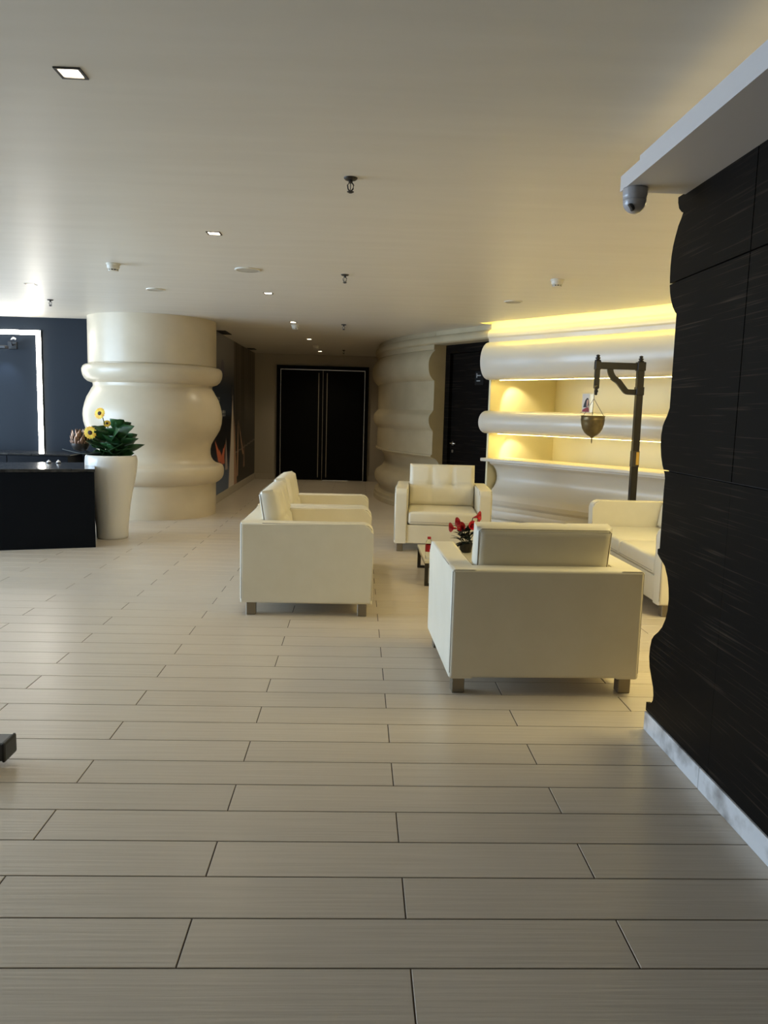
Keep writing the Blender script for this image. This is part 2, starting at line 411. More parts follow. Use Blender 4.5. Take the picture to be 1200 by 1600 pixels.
# soffit with cove along the dark wall
XS = 1.088
sof = struct(thing('trim_3', '', '')); del sof['label']; del sof['category']
bm = NB(); box(bm, XS+.012, XW+.4, -4.0, 3.415, 2.385, 2.40); obj('soffit_board', bm, M_gyps, sof)
bm = NB(); box(bm, XS, XS+.012, -4.0, 3.42, 2.385, 2.448); box(bm, XS+.012, XW+.4, 3.408, 3.42, 2.40, 2.448)
obj('fascia', bm, M_gyps, sof)
bm = NB(); box(bm, XS+.004, XS+.02, -4.0, 3.21, 2.448, 2.468); obj('fascia_lip', bm, M_gyps, sof)
bm = NB(); box(bm, XS+.03, XS+.24, -4.0, 3.36, 2.402, 2.415); obj('led_strip', bm, M_ledcove, sof)

# ------------------------------------------------------------------ doors
d1 = struct(thing('door_1', '', '', (0, 16.25, 0))); del d1['label']; del d1['category']
bm = NB()
box(bm, -1.675, -1.60, -.05, 0, 0, 2.34); box(bm, .125, .20, -.05, 0, 0, 2.34); box(bm, -1.60, .125, -.05, 0, 2.265, 2.34)
obj('door_frame', bm, M_blackdoor, d1)
bm = NB(); box(bm, -1.60, -1.592, -.052, -.012, .0, 2.265); box(bm, .117, .125, -.052, -.012, 0, 2.265); box(bm, -1.592, .117, -.052, -.012, 2.255, 2.265)
obj('frame_strip', bm, M_chrome, d1)
mid = -.735
for a, b in ((-1.588, mid-.006), (mid+.006, .113)):
    bm = NB(); rbox(bm, a, b, -.03, -.002, .012, 2.25, .003, 1); lf = obj('door_leaf', bm, M_blackdoor, d1)
    s = mid-.085 if a < mid-.1 else mid+.085
    bm = NB(); box(bm, s-.008, s+.008, -.036, -.029, .06, 2.20); obj('inlay_strip', bm, M_steel, lf)
bm = NB(); box(bm, mid-.005, mid+.005, -.034, -.004, .0, 2.25); obj('meeting_strip', bm, M_steel, d1)
bm = NB(); box(bm, mid+.02, mid+.55, -.04, -.02, 0, .012); obj('threshold', bm, M_chrome, d1)

# single dark door between drum and bar: chord of the curve, set back
PA, PB = Vector(rawp[6]), Vector(rawp[8]); ch = (PB-PA); Ld = ch.length; cx = ch.normalized()
cn = Vector((cx.y, -cx.x))
org = PA-cn*.21
ang = math.atan2(cx.y, cx.x)
d2 = struct(thing('door_2', '', '', (org.x, org.y, 0), ang)); del d2['label']; del d2['category']
# local: +X along the door, -Y faces the room (cn is local -Y)
bm = NB(); fw = .11
box(bm, 0, fw, -.03, .06, 0, 2.385); box(bm, Ld-fw, Ld, -.03, .06, 0, 2.385); box(bm, fw, Ld-fw, -.03, .06, 2.27, 2.385)
obj('door_frame', bm, M_wenge, d2)
bm = NB(); box(bm, fw+.004, Ld-fw-.004, .02, .06, .008, 2.266); lf = obj('door_leaf', bm, M_wenge, d2)
bm = NB(); rbox(bm, fw+.05, fw+.085, .008, .02, 1.00, 1.055, .004, 1); rbox(bm, fw+.05, fw+.085, .008, .02, .90, .94, .004, 1)
obj('escutcheon', bm, M_steel, lf)
bm = NB(); tube(bm, [(fw+.067,.012,1.03),(fw+.067,-.03,1.03),(fw+.075,-.036,1.03),(fw+.19,-.036,1.03)], .009, 8); obj('door_handle', bm, M_chrome, lf, True)
bm = NB(); rbox(bm, .62, .80, .012, .021, 1.83, 2.01, .003, 1); sg = obj('door_sign', bm, M_black, lf)
sg['label'] = 'small black plaque with a grey pictogram'
bm = NB(); box(bm, .655, .67, .0105, .0125, 1.925, 1.985); box(bm, .67, .745, .0105, .0125, 1.948, 1.962); box(bm, .66, .735, .0105, .0125, 1.878, 1.892)
obj('pictogram', bm, M_letter, sg)
bm = NB(); box(bm, 0, Ld-.02, .07, .1, 0, 2.4); obj('door_backing', bm, M_black, d2)

# ------------------------------------------------------------------ mural prints
def ss(a, b, x):
    t = min(1, max(0, (x-a)/(b-a))); return t*t*(3-2*t)
def mixc(c, d, t): return tuple(c[i]+(d[i]-c[i])*t for i in range(3))
random.seed(3)
streaks = [(random.uniform(13.5, 16.2), random.uniform(.03, .14), random.uniform(.3, 1)) for _ in range(26)]
def tri(y, z, ya, za, yb, zb, w):
    """soft spike from (ya,za) base to (yb,zb) tip"""
    t = (z-za)/(zb-za)
    if t < 0 or t > 1: return 0
    c = ya+(yb-ya)*t; return 1-ss(.6, 1.0, abs(y-c)/(w*(1-t)+.012))
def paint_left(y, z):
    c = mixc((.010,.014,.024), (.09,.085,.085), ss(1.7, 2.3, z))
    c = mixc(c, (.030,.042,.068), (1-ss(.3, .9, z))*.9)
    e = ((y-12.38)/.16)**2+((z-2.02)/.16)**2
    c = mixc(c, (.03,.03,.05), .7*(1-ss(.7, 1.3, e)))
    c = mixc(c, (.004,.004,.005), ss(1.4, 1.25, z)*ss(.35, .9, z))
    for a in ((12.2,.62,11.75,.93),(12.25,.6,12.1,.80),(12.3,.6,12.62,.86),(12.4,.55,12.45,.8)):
        c = mixc(c, (.20,.055,.03), tri(y, z, *a, .24))
    c = mixc(c, (.16,.13,.12), tri(y, z, 12.75, .45, 12.7, .96, .14)*.8)
    for yy, zz, w in ((11.94,1.546,.20),(12.33,1.36,.30)):
        if abs(y-yy) < w and abs(z-zz) < .045 and math.sin(y*34+yy) > -.5 and abs(abs(z-zz)-.02) > .006: c = mixc(c, (.17,.17,.18), .85)
    g_ = max(tri(y, z, 13.30, .12, 13.38, 1.66, .42), 0)
    c = mixc(c, (.28,.235,.20), g_*(.8+.2*math.sin(y*60)))
    e = ((y-13.28)/.055)**2+((z-1.70)/.17)**2
    c = mixc(c, (.004,.004,.004), 1-ss(.8, 1.3, e))
    e = ((y-13.33)/.03)**2+((z-1.70)/.10)**2
    c = mixc(c, (.09,.08,.085), .8*(1-ss(.6, 1.2, e)))
    return c
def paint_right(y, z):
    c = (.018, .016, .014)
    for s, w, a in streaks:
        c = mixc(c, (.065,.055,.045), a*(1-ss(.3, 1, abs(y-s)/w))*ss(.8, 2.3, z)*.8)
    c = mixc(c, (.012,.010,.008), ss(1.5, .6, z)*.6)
    g_ = max(tri(y, z, 13.62, .12, 13.5, 1.45, .28), tri(y, z, 13.9, .25, 13.99, 1.22, .10), tri(y, z, 14.6, .6, 14.05, 1.2, .09), tri(y, z, 14.7, .35, 14.7, .85, .12)*.5)
    c = mixc(c, (.19,.11,.07), g_*(.75+.25*math.sin(y*50)))
    if abs(z-(.70+(y-14.2)*.06)) < .012: c = mixc(c, (.12,.10,.08), .6)
    return c
def print_panel(name, ya, yb, za, zb, fn, label):
    ny, nz = int((yb-ya)/.022), int((zb-za)/.022)
    V = [(-2.121, ya+(yb-ya)*i/ny, za+(zb-za)*k/nz) for k in range(nz+1) for i in range(ny+1)]
    F = [(k*(ny+1)+i, k*(ny+1)+i+1, (k+1)*(ny+1)+i+1, (k+1)*(ny+1)+i) for k in range(nz) for i in range(ny)]
    nv = len(V); edge = [0, ny, (nz+1)*(ny+1)-1, nz*(ny+1)]
    V += [(-2.13, *V[i][1:]) for i in edge]
    F.append((nv, nv+3, nv+2, nv+1))
    bl = [k for k in range(ny+1)]; tp = [nz*(ny+1)+k for k in range(ny+1)]
    F.append(tuple([nv, nv+1]+bl[::-1])); F.append(tuple([nv+2, nv+3]+tp))
    F.append(tuple([nv+3, nv]+[k*(ny+1) for k in range(nz+1)])); F.append(tuple([nv+1, nv+2]+[k*(ny+1)+ny for k in range(nz, -1, -1)]))
    me = bpy.data.meshes.new(name); me.from_pydata(V, [], F); me.update()
    ca = me.color_attributes.new('print', 'FLOAT_COLOR', 'POINT')
    for i, v in enumerate(V): ca.data[i].color = (*[min(.8, c*3.2) for c in fn(v[1], v[2])], 1)
    o = link(name, me, M_mural); tag(o, label, 'mural', 'mural prints in the corridor'); return o
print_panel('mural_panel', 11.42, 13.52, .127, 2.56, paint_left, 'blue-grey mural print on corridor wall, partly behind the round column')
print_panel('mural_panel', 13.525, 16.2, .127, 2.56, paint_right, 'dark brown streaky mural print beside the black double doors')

# ------------------------------------------------------------------ round baluster column
cp = [(.82,CEIL),(.82,1.972),(.812,1.965),(.812,1.955),(.86,1.953),(.885,1.935),(.900,1.90),(.900,1.865),(.89,1.82),(.868,1.775),(.83,1.742),(.79,1.728),(.768,1.722),(.762,1.69),(.768,1.672),(.785,1.65),(.805,1.61),(.845,1.54),(.872,1.46),(.892,1.38),(.898,1.31),(.890,1.22),(.868,1.14),(.83,1.07),(.785,1.0),(.755,.94),(.738,.87),(.74,.81),(.752,.765),(.775,.725),(.81,.695),(.845,.680),(.885,.672),(.905,.655),(.918,.625),(.922,.58),(.915,.53),(.895,.485),(.86,.452),(.825,.432),(.812,.428),(.812,0)]
bm = NB(); lathe(bm, cp[::-1], 96, (-2.74, 10.66)); column = obj('baluster_column', bm, M_plaster, auto=32)
tag(column, 'thick round cream column with bulging turned profile', 'column')

# ------------------------------------------------------------------ reception: LED line, picture lamp, credenza, desk
t = thing('led_line_light', 'glowing white angled line light on the dark navy wall', 'light', (-4.27, 10.748, .73))
bm = NB(); box(bm, -3.5, .035, -.022, 0, 1.60, 1.665); box(bm, -.03, .035, -.022, 0, 0, 1.60); obj('aluminium_channel', bm, M_black, t)
bm = NB(); box(bm, -3.5, .03, -.032, -.022, 1.603, 1.662); box(bm, -.027, .032, -.032, -.022, 0, 1.603); obj('diffuser', bm, M_led, t)
t = thing('picture_lamp', 'small wall lamp casting bluish light inside the line light', 'lamp', (-4.62, 10.75, 2.19))
bm = NB(); rbox(bm, -.06, .06, -.012, 0, -.05, .05, .004, 1); obj('wall_plate', bm, M_black, t)
bm = NB(); tube(bm, [(0,-.01,0),(.05,-.16,.05),(.11,-.24,.085)], .009, 8); tube(bm, [(.11,-.24,.085),(.15,-.26,.06)], .014, 8); obj('arm', bm, M_chrome, t, True)
bm = NB(); rbox(bm, -.10, .02, -.26, -.16, -.06, -.02, .006, 1); obj('lamp_head', bm, M_dkgrey, t)
light('picture_lamp_bulb', 'SPOT', (-4.70, 10.55, 2.11), 6, (.55, .72, 1), (-4.75, 10.74, 1.4), spot_size=1.5, spot_blend=.8, shadow_soft_size=.02)
t = thing('credenza', 'long black cabinet against the navy wall behind the reception desk', 'cabinet', (-5.1, 10.36, 0))
bm = NB(); rbox(bm, -2.4, 1.40, -.3, .3, .06, .78, .004, 1); obj('body', bm, M_desk, t)
bm = NB(); rbox(bm, -2.42, 1.46, -.32, .32, .78, .80, .003, 1); obj('top', bm, M_desktop, t)
bm = NB(); box(bm, -2.35, 1.40, -.26, .28, 0, .06); obj('plinth', bm, M_black, t)
for k in range(5):
    bm = NB(); x = -2.39+k*.764; rbox(bm, x+.003, x+.761, -.318, -.3, .07, .77, .002, 1); d = obj('door', bm, M_desk, t)
# desk: front corner at (-2.63,7.9), turned
da = math.atan2(.30, .90)
t = thing('reception_desk', 'black boxy reception desk with polished stone top', 'desk', (-2.63, 7.90, 0), da)
bm = NB(); rbox(bm, -2.4, 0, 0, .95, .0, .765, .004, 1); obj('body', bm, M_desk, t)
bm = NB(); rbox(bm, -2.4, .006, -.006, .956, .765, .797, .003, 1); obj('desk_top', bm, M_desktop, t)
for i, (x, y) in enumerate(((-3.33, 8.55), (-3.235, 8.57))):
    t = thing('counter_bell', ['small chrome bell on reception desk, farther from the white planter', 'small chrome bell on reception desk, nearer the white planter'][i], 'bell', (x, y, .797), 0, 'bells on the desk')
    bm = NB(); lathe(bm, [(.028,0),(.028,.006),(.024,.008)], 20); obj('base', bm, M_dkgrey, t)
    bm = NB(); lathe(bm, [(.024*math.cos(a), .008+.022*math.sin(a)) for a in [k*PI/2/6 for k in range(6)]]+[(.002,.03)], 20); obj('dome', bm, M_chrome, t, True)
    bm = NB(); lathe(bm, [(.003,.03),(.003,.036),(.001,.038)], 8); obj('button', bm, M_chrome, t)

# ------------------------------------------------------------------ leaves, flowers
def leaf_bm(L, w, lobes=0, droop=.25, fold=.15, n=8):
    bm = NB(); rows_ = []
    for i in range(n+1):
        t = i/n; ww = w*(math.sin(PI*min(1, t*1.02+.02))**.7)*(1-.35*t)
        if lobes: ww *= 1+.2*math.cos(t*2*PI*lobes)
        if i == n: ww = .0008
        z = -droop*L*t*t; x = L*t
        rows_.append([bm.verts.new((x, -ww, z+fold*ww)), bm.verts.new((x, -ww*.5, z+fold*ww*.3)), bm.verts.new((x, 0, z)), bm.verts.new((x, ww*.5, z+fold*ww*.3)), bm.verts.new((x, ww, z+fold*ww))])
    for A, B in zip(rows_, rows_[1:]):
        for k in range(4): bm.faces.new((A[k], A[k+1], B[k+1], B[k]))
    ext = bmesh.ops.extrude_face_region(bm, geom=list(bm.faces))
    bmesh.ops.translate(bm, vec=(0, 0, .0016), verts=[v for v in ext['geom'] if isinstance(v, bmesh.types.BMVert)])
    return bm
def orient(o, loc, d, rollz=0):
    q = Vector(d).normalized().to_track_quat('X', 'Z'); o.rotation_mode = 'QUATERNION'
    from mathutils import Quaternion
    o.rotation_quaternion = q @ Quaternion((1, 0, 0), rollz); o.location = loc
# white planter
PX, PY = -2.655, 8.53
t = thing('floor_planter', 'tall tapered white glazed planter beside the black desk', 'planter', (PX, PY, 0))
bm = NB(); lathe(bm, [(.155,0),(.163,.006),(.166,.03),(.170,.12),(.177,.22),(.190,.35),(.212,.48),(.238,.60),(.258,.70),(.269,.79),(.272,.84),(.266,.885),(.256,.902),(.244,.905),(.234,.898),(.232,.86),(.236,.80)], 56, cap=False)
obj('vessel', bm, M_pot, t, True)
bm = NB(); lathe(bm, [(.234,.84),(.15,.85),(.01,.853)], 32); obj('soil', bm, M_soil, t)
# sunflower arrangement
t = thing('sunflower_plant', 'artificial sunflowers, brown protea and big green leaves in the white planter', 'plant', (PX, PY, .85))
base = Vector((PX, PY, .85))
flw = [(-2.742,8.45,1.345,.066,(-.3,-1,.25)),(-2.83,8.40,1.141,.072,(-.1,-1,-.05)),(-2.69,8.52,1.237,.042,(.2,-.9,.5))]
for (x, y, z, rad, d) in flw:
    c = Vector((x, y, z))-base
    st = obj('stem', (lambda b: (tube(b, spline([(c.x*.15, c.y*.15, 0), (c.x*.5, c.y*.4+.02, c.z*.6), tuple(c-Vector(d).normalized()*.03), tuple(c)], 4), .006, 6), b)[1])(NB()), M_stem, t, True)
    fl = bpy.data.objects.new('flower', None); COL.objects.link(fl); fl.parent = t; fl.empty_display_size = .03
    orient(fl, c, d)
    bm = NB(); lathe(bm, [(.012,-.012),(.30*rad,-.004),(.33*rad,.008),(.22*rad,.014),(.03*rad,.011)], 16)
    bmesh.ops.rotate(bm, verts=bm.verts, matrix=Matrix.Rotation(PI/2, 3, 'Y')); obj('flower_disc', bm, M_disc, fl, True)
    bm = NB()
    for lay in range(2):
        for k in range(15):
            a = 2*PI*(k+.5*lay)/15; rr = rad*(1.0 if lay == 0 else .9)
            P = []
            for s, wv in ((.36, .25), (.62, 1), (.85, .8), (1.0, .08)):
                w_ = wv*rad*.17
                for sg_ in (-1, 1):
                    ca, sa = math.cos(a), math.sin(a)
                    P.append(bm.verts.new((.004*lay+.05*rad*math.sin(s*3), ca*rr*s-sa*w_*sg_, sa*rr*s+ca*w_*sg_)))
            for i in range(0, 6, 2): bm.faces.new((P[i], P[i+1], P[i+3], P[i+2]))
    obj('petals', bm, M_petal, fl)
lv = [(-2.50,8.48,1.278,.27,.075,2),(-2.36,8.46,1.125,.33,.085,2),(-2.302,8.52,1.01,.36,.05,0),(-2.45,8.55,1.245,.28,.08,2),(-2.41,8.42,.985,.26,.075,2),(-2.80,8.42,1.205,.15,.05,0),(-2.62,8.36,1.04,.24,.085,2),(-2.74,8.34,.99,.22,.08,2),(-2.56,8.38,1.10,.26,.08,2),(-2.82,8.40,1.02,.2,.06,2),(-2.50,8.65,1.12,.25,.08,2),(-2.68,8.66,1.10,.24,.08,2),(-2.60,8.45,1.19,.22,.08,2),(-2.68,8.40,1.12,.20,.07,2),(-2.52,8.40,1.02,.2,.08,2),(-2.70,8.33,.935,.18,.07,2),(-2.55,8.36,.93,.2,.07,2)]
random.seed(11)
for k in range(16):
    a = random.uniform(-.6, PI+.3); q = random.uniform(.16, .30)
    lv.append((PX+q*math.cos(a)+.05, PY-.06-.16*abs(math.sin(a)), .85+random.uniform(.05, .36)-.45*max(0, q-.2), .2, random.uniform(.055, .08), 2))
for li, (x, y, z, L, w, lb) in enumerate(lv):
    tip = Vector((x, y, z))-base; rootp = Vector((tip.x*.25, tip.y*.25, max(.03, tip.z-.10)))
    d = tip-rootp; L2 = d.length
    lf = obj('leaf', leaf_bm(L2*1.08, w*1.45, lb, .18, .2), M_leaf, t, True); orient(lf, rootp, d+Vector((0, 0, .18*L2)), (random.uniform(-.5, .5)-.3) if li < 17 else random.choice((-1, 1))*random.uniform(.5, 1.2))
    bm = NB(); tube(bm, [Vector((-.02, 0, -.003)), Vector((.0, 0, 0))], .003, 5)
    bm.free()
    bm = NB(); tube(bm, spline([(tip.x*.12, tip.y*.12, 0), (rootp.x*.6, rootp.y*.6, rootp.z*.6), tuple(rootp)], 3), .004, 5); obj('leaf_stalk', bm, M_stem, t, True)
for (a, b, c) in [((-.06,-.10,.08), (-.25,-.12,.065), (-.50,-.05,.105))]:
    bm = NB(); pts = spline([a, b, c], 6); tube(bm, pts, [.014*(1-.9*abs(i/(len(pts)-1)-.25)) for i in range(len(pts))], 7); q = obj('long_leaf', bm, M_dkleaf, t, True)
# brown protea head leaning out on the left
bm = NB(); tube(bm, spline([(-.05, -.02, 0), (-.17, -.03, .06), (-.29, -.03, .10)], 4), .007, 6); obj('stem', bm, M_dkleaf, t, True)
bm = NB(); lathe(bm, [(.02,.0),(.07,.02),(.095,.07),(.09,.13),(.05,.19),(.01,.21)], 20)
pr_ = obj('protea_head', bm, M_bronze, t, True, loc=(-.315, -.03, .085)); pr_['label'] = 'copper-brown protea head'
random.seed(8)
for lay, (nn, zz, rr, tilt, L) in enumerate([(9,.02,.06,1.0,.11),(9,.05,.085,1.25,.12),(8,.08,.092,1.42,.13),(7,.11,.08,1.35,.12),(5,.14,.05,1.45,.10)]):
    for k in range(nn):
        a = 2*PI*(k+.5*(lay % 2))/nn
        pt = obj('petal', leaf_bm(L, .026, 0, -.12, .35, 6), M_copper, pr_, True)
        orient(pt, (rr*math.cos(a), rr*math.sin(a), zz), (math.cos(a)*math.cos(tilt), math.sin(a)*math.cos(tilt), math.sin(tilt)))

# ------------------------------------------------------------------ armchairs and sofa
def cushion(bm, w, h, d, nu=24, nv=16, puff=.03, ugr=(), vgr=(), gd=.02, b=.028):
    """padded slab: X in +-w/2, Z in 0..h, front face at y=+d/2, rounded edges, stitched grooves"""
    def face(sgn, pf, gr):
        g_ = []
        for k in range(nv+1):
            row = []
            for i in range(nu+1):
                uu, vv = i/nu, k/nv
                x = (uu-.5)*w; z = vv*h
                ex = min(uu, 1-uu)*w; ez = min(vv, 1-vv)*h
                e = min(1, ex/b)*(2-min(1, ex/b)); e2 = min(1, ez/b)*(2-min(1, ez/b))
                y = d/2-b*(1-e*e2)+pf*math.sin(PI*uu)**.6*math.sin(PI*vv)**.6
                if gr:
                    for c in ugr: y -= gd*math.exp(-((uu-c)*w/.012)**2)*(1 if vv > (vgr[0] if vgr else 0)-.02 else .35)
                    for c in vgr: y -= gd*.7*math.exp(-((vv-c)*h/.012)**2)
                    for c in ugr:
                        for c2 in vgr: y -= .018*math.exp(-(((uu-c)*w)**2+((vv-c2)*h)**2)/.004)
                row.append(bm.verts.new((x, sgn*y, z)))
            g_.append(row)
        for k in range(nv):
            for i in range(nu): bm.faces.new((g_[k][i], g_[k][i+1], g_[k+1][i+1], g_[k+1][i]))
        return g_
    A = face(1, puff, True); B = face(-1, puff*.3, False)
    ring = lambda g_: g_[0]+[r_[-1] for r_ in g_[1:]]+g_[-1][-2::-1]+[r_[0] for r_ in g_[-2:0:-1]]
    ra, rb = ring(A), ring(B); n = len(ra)
    for i in range(n): bm.faces.new((ra[i], ra[(i+1) % n], rb[(i+1) % n], rb[i]))
def make_seat(name, label, cat, w, seats, dep=.92, group=None):
    t = thing(name, label, cat, group=group)
    h0, h1, aw, bk = .09, .66, .135, .13
    hd = dep/2; hw = w/2
    bm = NB(); rbox(bm, -hw+.004, hw-.004, -hd-.004, -hd+bk, h0+.002, h1+.001, .018, 3); bp = obj('back_panel', bm, M_leather, t, auto=50)
    bm = NB(); z = h1-.003; y = -hd+.002
    for pts in ([(-hw+.012, y, z-.008), (hw-.012, y, z-.008)], [(-hw+.008, y+.004, h0+.03), (-hw+.008, y+.004, z-.01)], [(hw-.008, y+.004, h0+.03), (hw-.008, y+.004, z-.01)]):
        tube(bm, pts, .0032, 6)
    obj('piping', bm, M_seam, bp)
    for s in (-1, 1):
        bm = NB(); a, b = sorted((s*hw, s*(hw-aw)))
        R = .065; pr = [(-hd, h0), (hd, h0)]+[(hd-R+R*math.cos(q), h1-R+R*math.sin(q)) for q in [PI/2*i/6 for i in range(7)]]+[(-hd, h1)]
        prism(bm, pr, 'x', a, b)
        bmesh.ops.bevel(bm, geom=[e for e in bm.edges if abs(e.verts[0].co.x-e.verts[1].co.x) < 1e-6], offset=.020, segments=3, profile=.5, affect='EDGES'); ar = obj('arm', bm, M_leather, t, auto=50)
        bm = NB()
        for xx in (a+.007, b-.007): tube(bm, [(xx, -hd+bk+.02, h1-.006), (xx, hd-.065, h1-.006), (xx, hd-.035, h1-.014), (xx, hd-.014, h1-.035), (xx, hd-.006, h1-.065), (xx, hd-.005, h0+.03)], .0026, 6)
        obj('piping', bm, M_seam, ar)
    inner = hw-aw
    bm = NB(); rbox(bm, -inner-.01, inner+.01, -hd+bk-.02, hd-.012, h0, .285, .012, 2); obj('seat_base', bm, M_leather, t, auto=50)
    sw = (2*inner-.006)/seats
    tilt = .17
    for k in range(seats):
        xc = -inner+.003+sw*(k+.5)
        bm = NB(); rbox(bm, xc-sw/2+.002, xc+sw/2-.002, -hd+bk+.02, hd+.004, .287, .425, .035, 5)
        for v in bm.verts:
            if v.co.z > .40: v.co.z += .018*max(0, 1-((v.co.x-xc)/(sw/2))**2)*max(0, 1-((v.co.y-.05)/.5)**2)
        sc_ = obj('seat_cushion', bm, M_leather, t, auto=60)
        bm = NB(); tube(bm, [(xc-sw/2+.03, hd-.004, .400), (xc+sw/2-.03, hd-.004, .400)], .0026, 6); tube(bm, [(xc-sw/2+.03, hd+.003, .318), (xc+sw/2-.03, hd+.003, .318)], .0022, 6); obj('piping', bm, M_seam, sc_)
        bm = NB(); cushion(bm, sw-.006, .46, .135, 30, 18, .018, (.345, .655), (.5,))
        bmesh.ops.transform(bm, matrix=Matrix.Translation((xc, -hd+.245, .415)) @ Matrix.Rotation(tilt, 4, 'X'), verts=bm.verts)
        bc = obj('back_cushion', bm, M_leather, t, auto=60)
        bm = NB()
        mt = Matrix.Translation((xc, -hd+.245, .415)) @ Matrix.Rotation(tilt, 4, 'X')
        ww = sw/2-.008
        tube(bm, [mt @ Vector(p) for p in ((-ww+.012,-.06,.1),(-ww+.005,-.058,.44),(-ww+.02,-.058,.452),(ww-.02,-.058,.452),(ww-.005,-.058,.44),(ww-.012,-.06,.1))], .0026, 6)
        obj('piping', bm, M_seam, bc)
    for sx in (-1, 1):
        for sy in (-1, 1):
            bm = NB(); rbox(bm, sx*(hw-.06)-.033, sx*(hw-.06)+.033, sy*(hd-.07)-.033, sy*(hd-.07)+.033, 0, h0, .004, 1); obj('leg', bm, M_steel, t)
    return t
ch1 = make_seat('armchair', 'white leather armchair showing its back, nearest to the camera', 'armchair', 1.0, 1, group='white armchairs of the lobby seating')
def place(o, x, y, rz): o.location = (x, y, 0); o.rotation_euler = (0, 0, rz)
def ac(x, y, rz, label):
    c = copy_tree(ch1); c['label'] = label; place(c, x, y, rz); return c
place(ch1, .975, 4.32, math.radians(1.6))
ac(-.335, 5.85, -PI/2, 'white leather armchair in side view, nearer of the pair on the left')
ac(-.345, 6.87, -PI/2, 'white leather armchair half hidden behind the nearer one in side view')
ac(.93, 8.42, PI-math.radians(4.5), 'white leather armchair facing the camera beside the black door')
sofa = make_seat('sofa', 'white leather two-seat sofa half hidden by the dark wall', 'sofa', 1.9, 2)
place(sofa, 2.68, 6.42, PI/2-math.radians(.6))

# ------------------------------------------------------------------ low table, bottle, red flowers
TZ = .215
t = thing('coffee_table', 'low cream coffee table with dark steel loop legs between the seats', 'table', (.95, 6.80, 0))
bm = NB(); rbox(bm, -.37, .40, -.41, .41, TZ-.022, TZ, .004, 2); obj('table_top', bm, M_table, t)
bm = NB(); box(bm, -.36, .39, -.40, -.385, TZ-.055, TZ-.022); box(bm, -.36, .39, .385, .40, TZ-.055, TZ-.022); box(bm, -.36, -.345, -.385, .385, TZ-.055, TZ-.022); box(bm, .375, .39, -.385, .385, TZ-.055, TZ-.022)
obj('apron', bm, M_steel, t)
for y in (-.39, .39):
    bm = NB(); y0, y1 = y-.014, y+.014
    box(bm, -.366, -.336, y0, y1, 0, TZ-.022); box(bm, .366, .396, y0, y1, 0, TZ-.022); box(bm, -.336, .366, y0, y1, 0, .02)
    obj('loop_leg', bm, M_bronze, t)
t = thing('water_bottle', 'clear drink bottle with red cap and red label on the low table', 'bottle', (.622, 6.50, TZ))
bm = NB(); lathe(bm, [(.024,0),(.03,.006),(.031,.05),(.0295,.055),(.031,.06),(.031,.125),(.026,.145),(.014,.165),(.0125,.172)], 24); obj('body', bm, M_glass, t, True)
bm = NB(); lathe(bm, [(.0315,.062),(.0315,.122)], 24, cap=False); obj('label', bm, M_label, t, True)
bm = NB(); lathe(bm, [(.0155,.168),(.0155,.184),(.014,.187)], 18); obj('cap', bm, M_cap, t)
t = thing('red_flower_plant', 'potted plant with red trumpet flowers on low table behind nearest armchair', 'plant', (.985, 6.85, TZ))
bm = NB(); lathe(bm, [(.045,0),(.05,.004),(.062,.08),(.064,.085),(.058,.085),(.055,.07)], 24, cap=False); lathe(bm, [(.057,.068),(.004,.07)], 24); obj('pot', bm, M_wood, t, True)
b0 = Vector((.985, 6.85, TZ))
random.seed(5)
for (x, z, dx) in [(.90,.425,-1),(.955,.47,-.8),(1.04,.525,.6),(.965,.42,-.3),(1.03,.46,.8),(1.07,.40,.9),(1.0,.44,.2)]:
    c = Vector((x, 6.85+random.uniform(-.05, .02), z))-b0
    bm = NB(); tube(bm, spline([(0, 0, .06), (c.x*.4, c.y*.5, c.z*.6), tuple(c)], 4), .004, 6); st = obj('stem', bm, M_dkleaf, t, True)
    bm = NB(); n = 14
    rings = []
    for s, rr in ((0, .004), (.03, .010), (.052, .022), (.062, .042)):
        rings.append([bm.verts.new((s+(.022*max(0, math.cos(2*PI*k/n)) if s > .05 else 0), rr*math.sin(2*PI*k/n), rr*math.cos(2*PI*k/n))) for k in range(n)])
    for A, B in zip(rings, rings[1:]):
        for k in range(n): bm.faces.new((A[k], A[(k+1) % n], B[(k+1) % n], B[k]))
    fl = obj('flower', bm, M_red, st, True); orient(fl, c, (dx, -.45, .25))
for k in range(42):
    a = 2.4*k; d = Vector((math.cos(a), math.sin(a), random.uniform(-.3, 1.0)))
    lf = obj('leaf', leaf_bm(random.uniform(.09, .14), .024, 0, .3, .2, 5), M_dkleaf, t, True); orient(lf, (0.02*math.cos(a), .02*math.sin(a), random.uniform(.07, .22)), d)

# ------------------------------------------------------------------ wooden stand with hanging brass bowl
SX, SY = 2.743, 7.65
t = thing('wooden_stand', 'dark turned wooden gallows stand behind the white sofa', 'stand', (SX, SY, 0))
bm = NB(); rbox(bm, -.30, .06, -.045, .045, 0, .06, .01, 2); rbox(bm, -.045, .045, -.28, .2, 0, .055, .01, 2); obj('base', bm, M_wood, t)
bm = NB(); rbox(bm, -.032, .032, -.032, .032, .05, 1.985, .005, 2)
rbox(bm, -.040, .040, -.040, .040, 1.90, 1.985, .004, 1); rbox(bm, -.038, .038, -.038, .038, 1.665, 1.745, .004, 1)
obj('post', bm, M_wood, t)
def finial(bm, x, z, s=1):
    lathe(bm, [(.028*s,z),(.03*s,z+.008),(.016*s,z+.014),(.024*s,z+.024),(.024*s,z+.032),(.013*s,z+.038),(.019*s,z+.048),(.017*s,z+.056),(.004*s,z+.062)], 16, (x, 0))
bm = NB(); finial(bm, 0, 1.985); obj('finial', bm, M_wood, t, True)
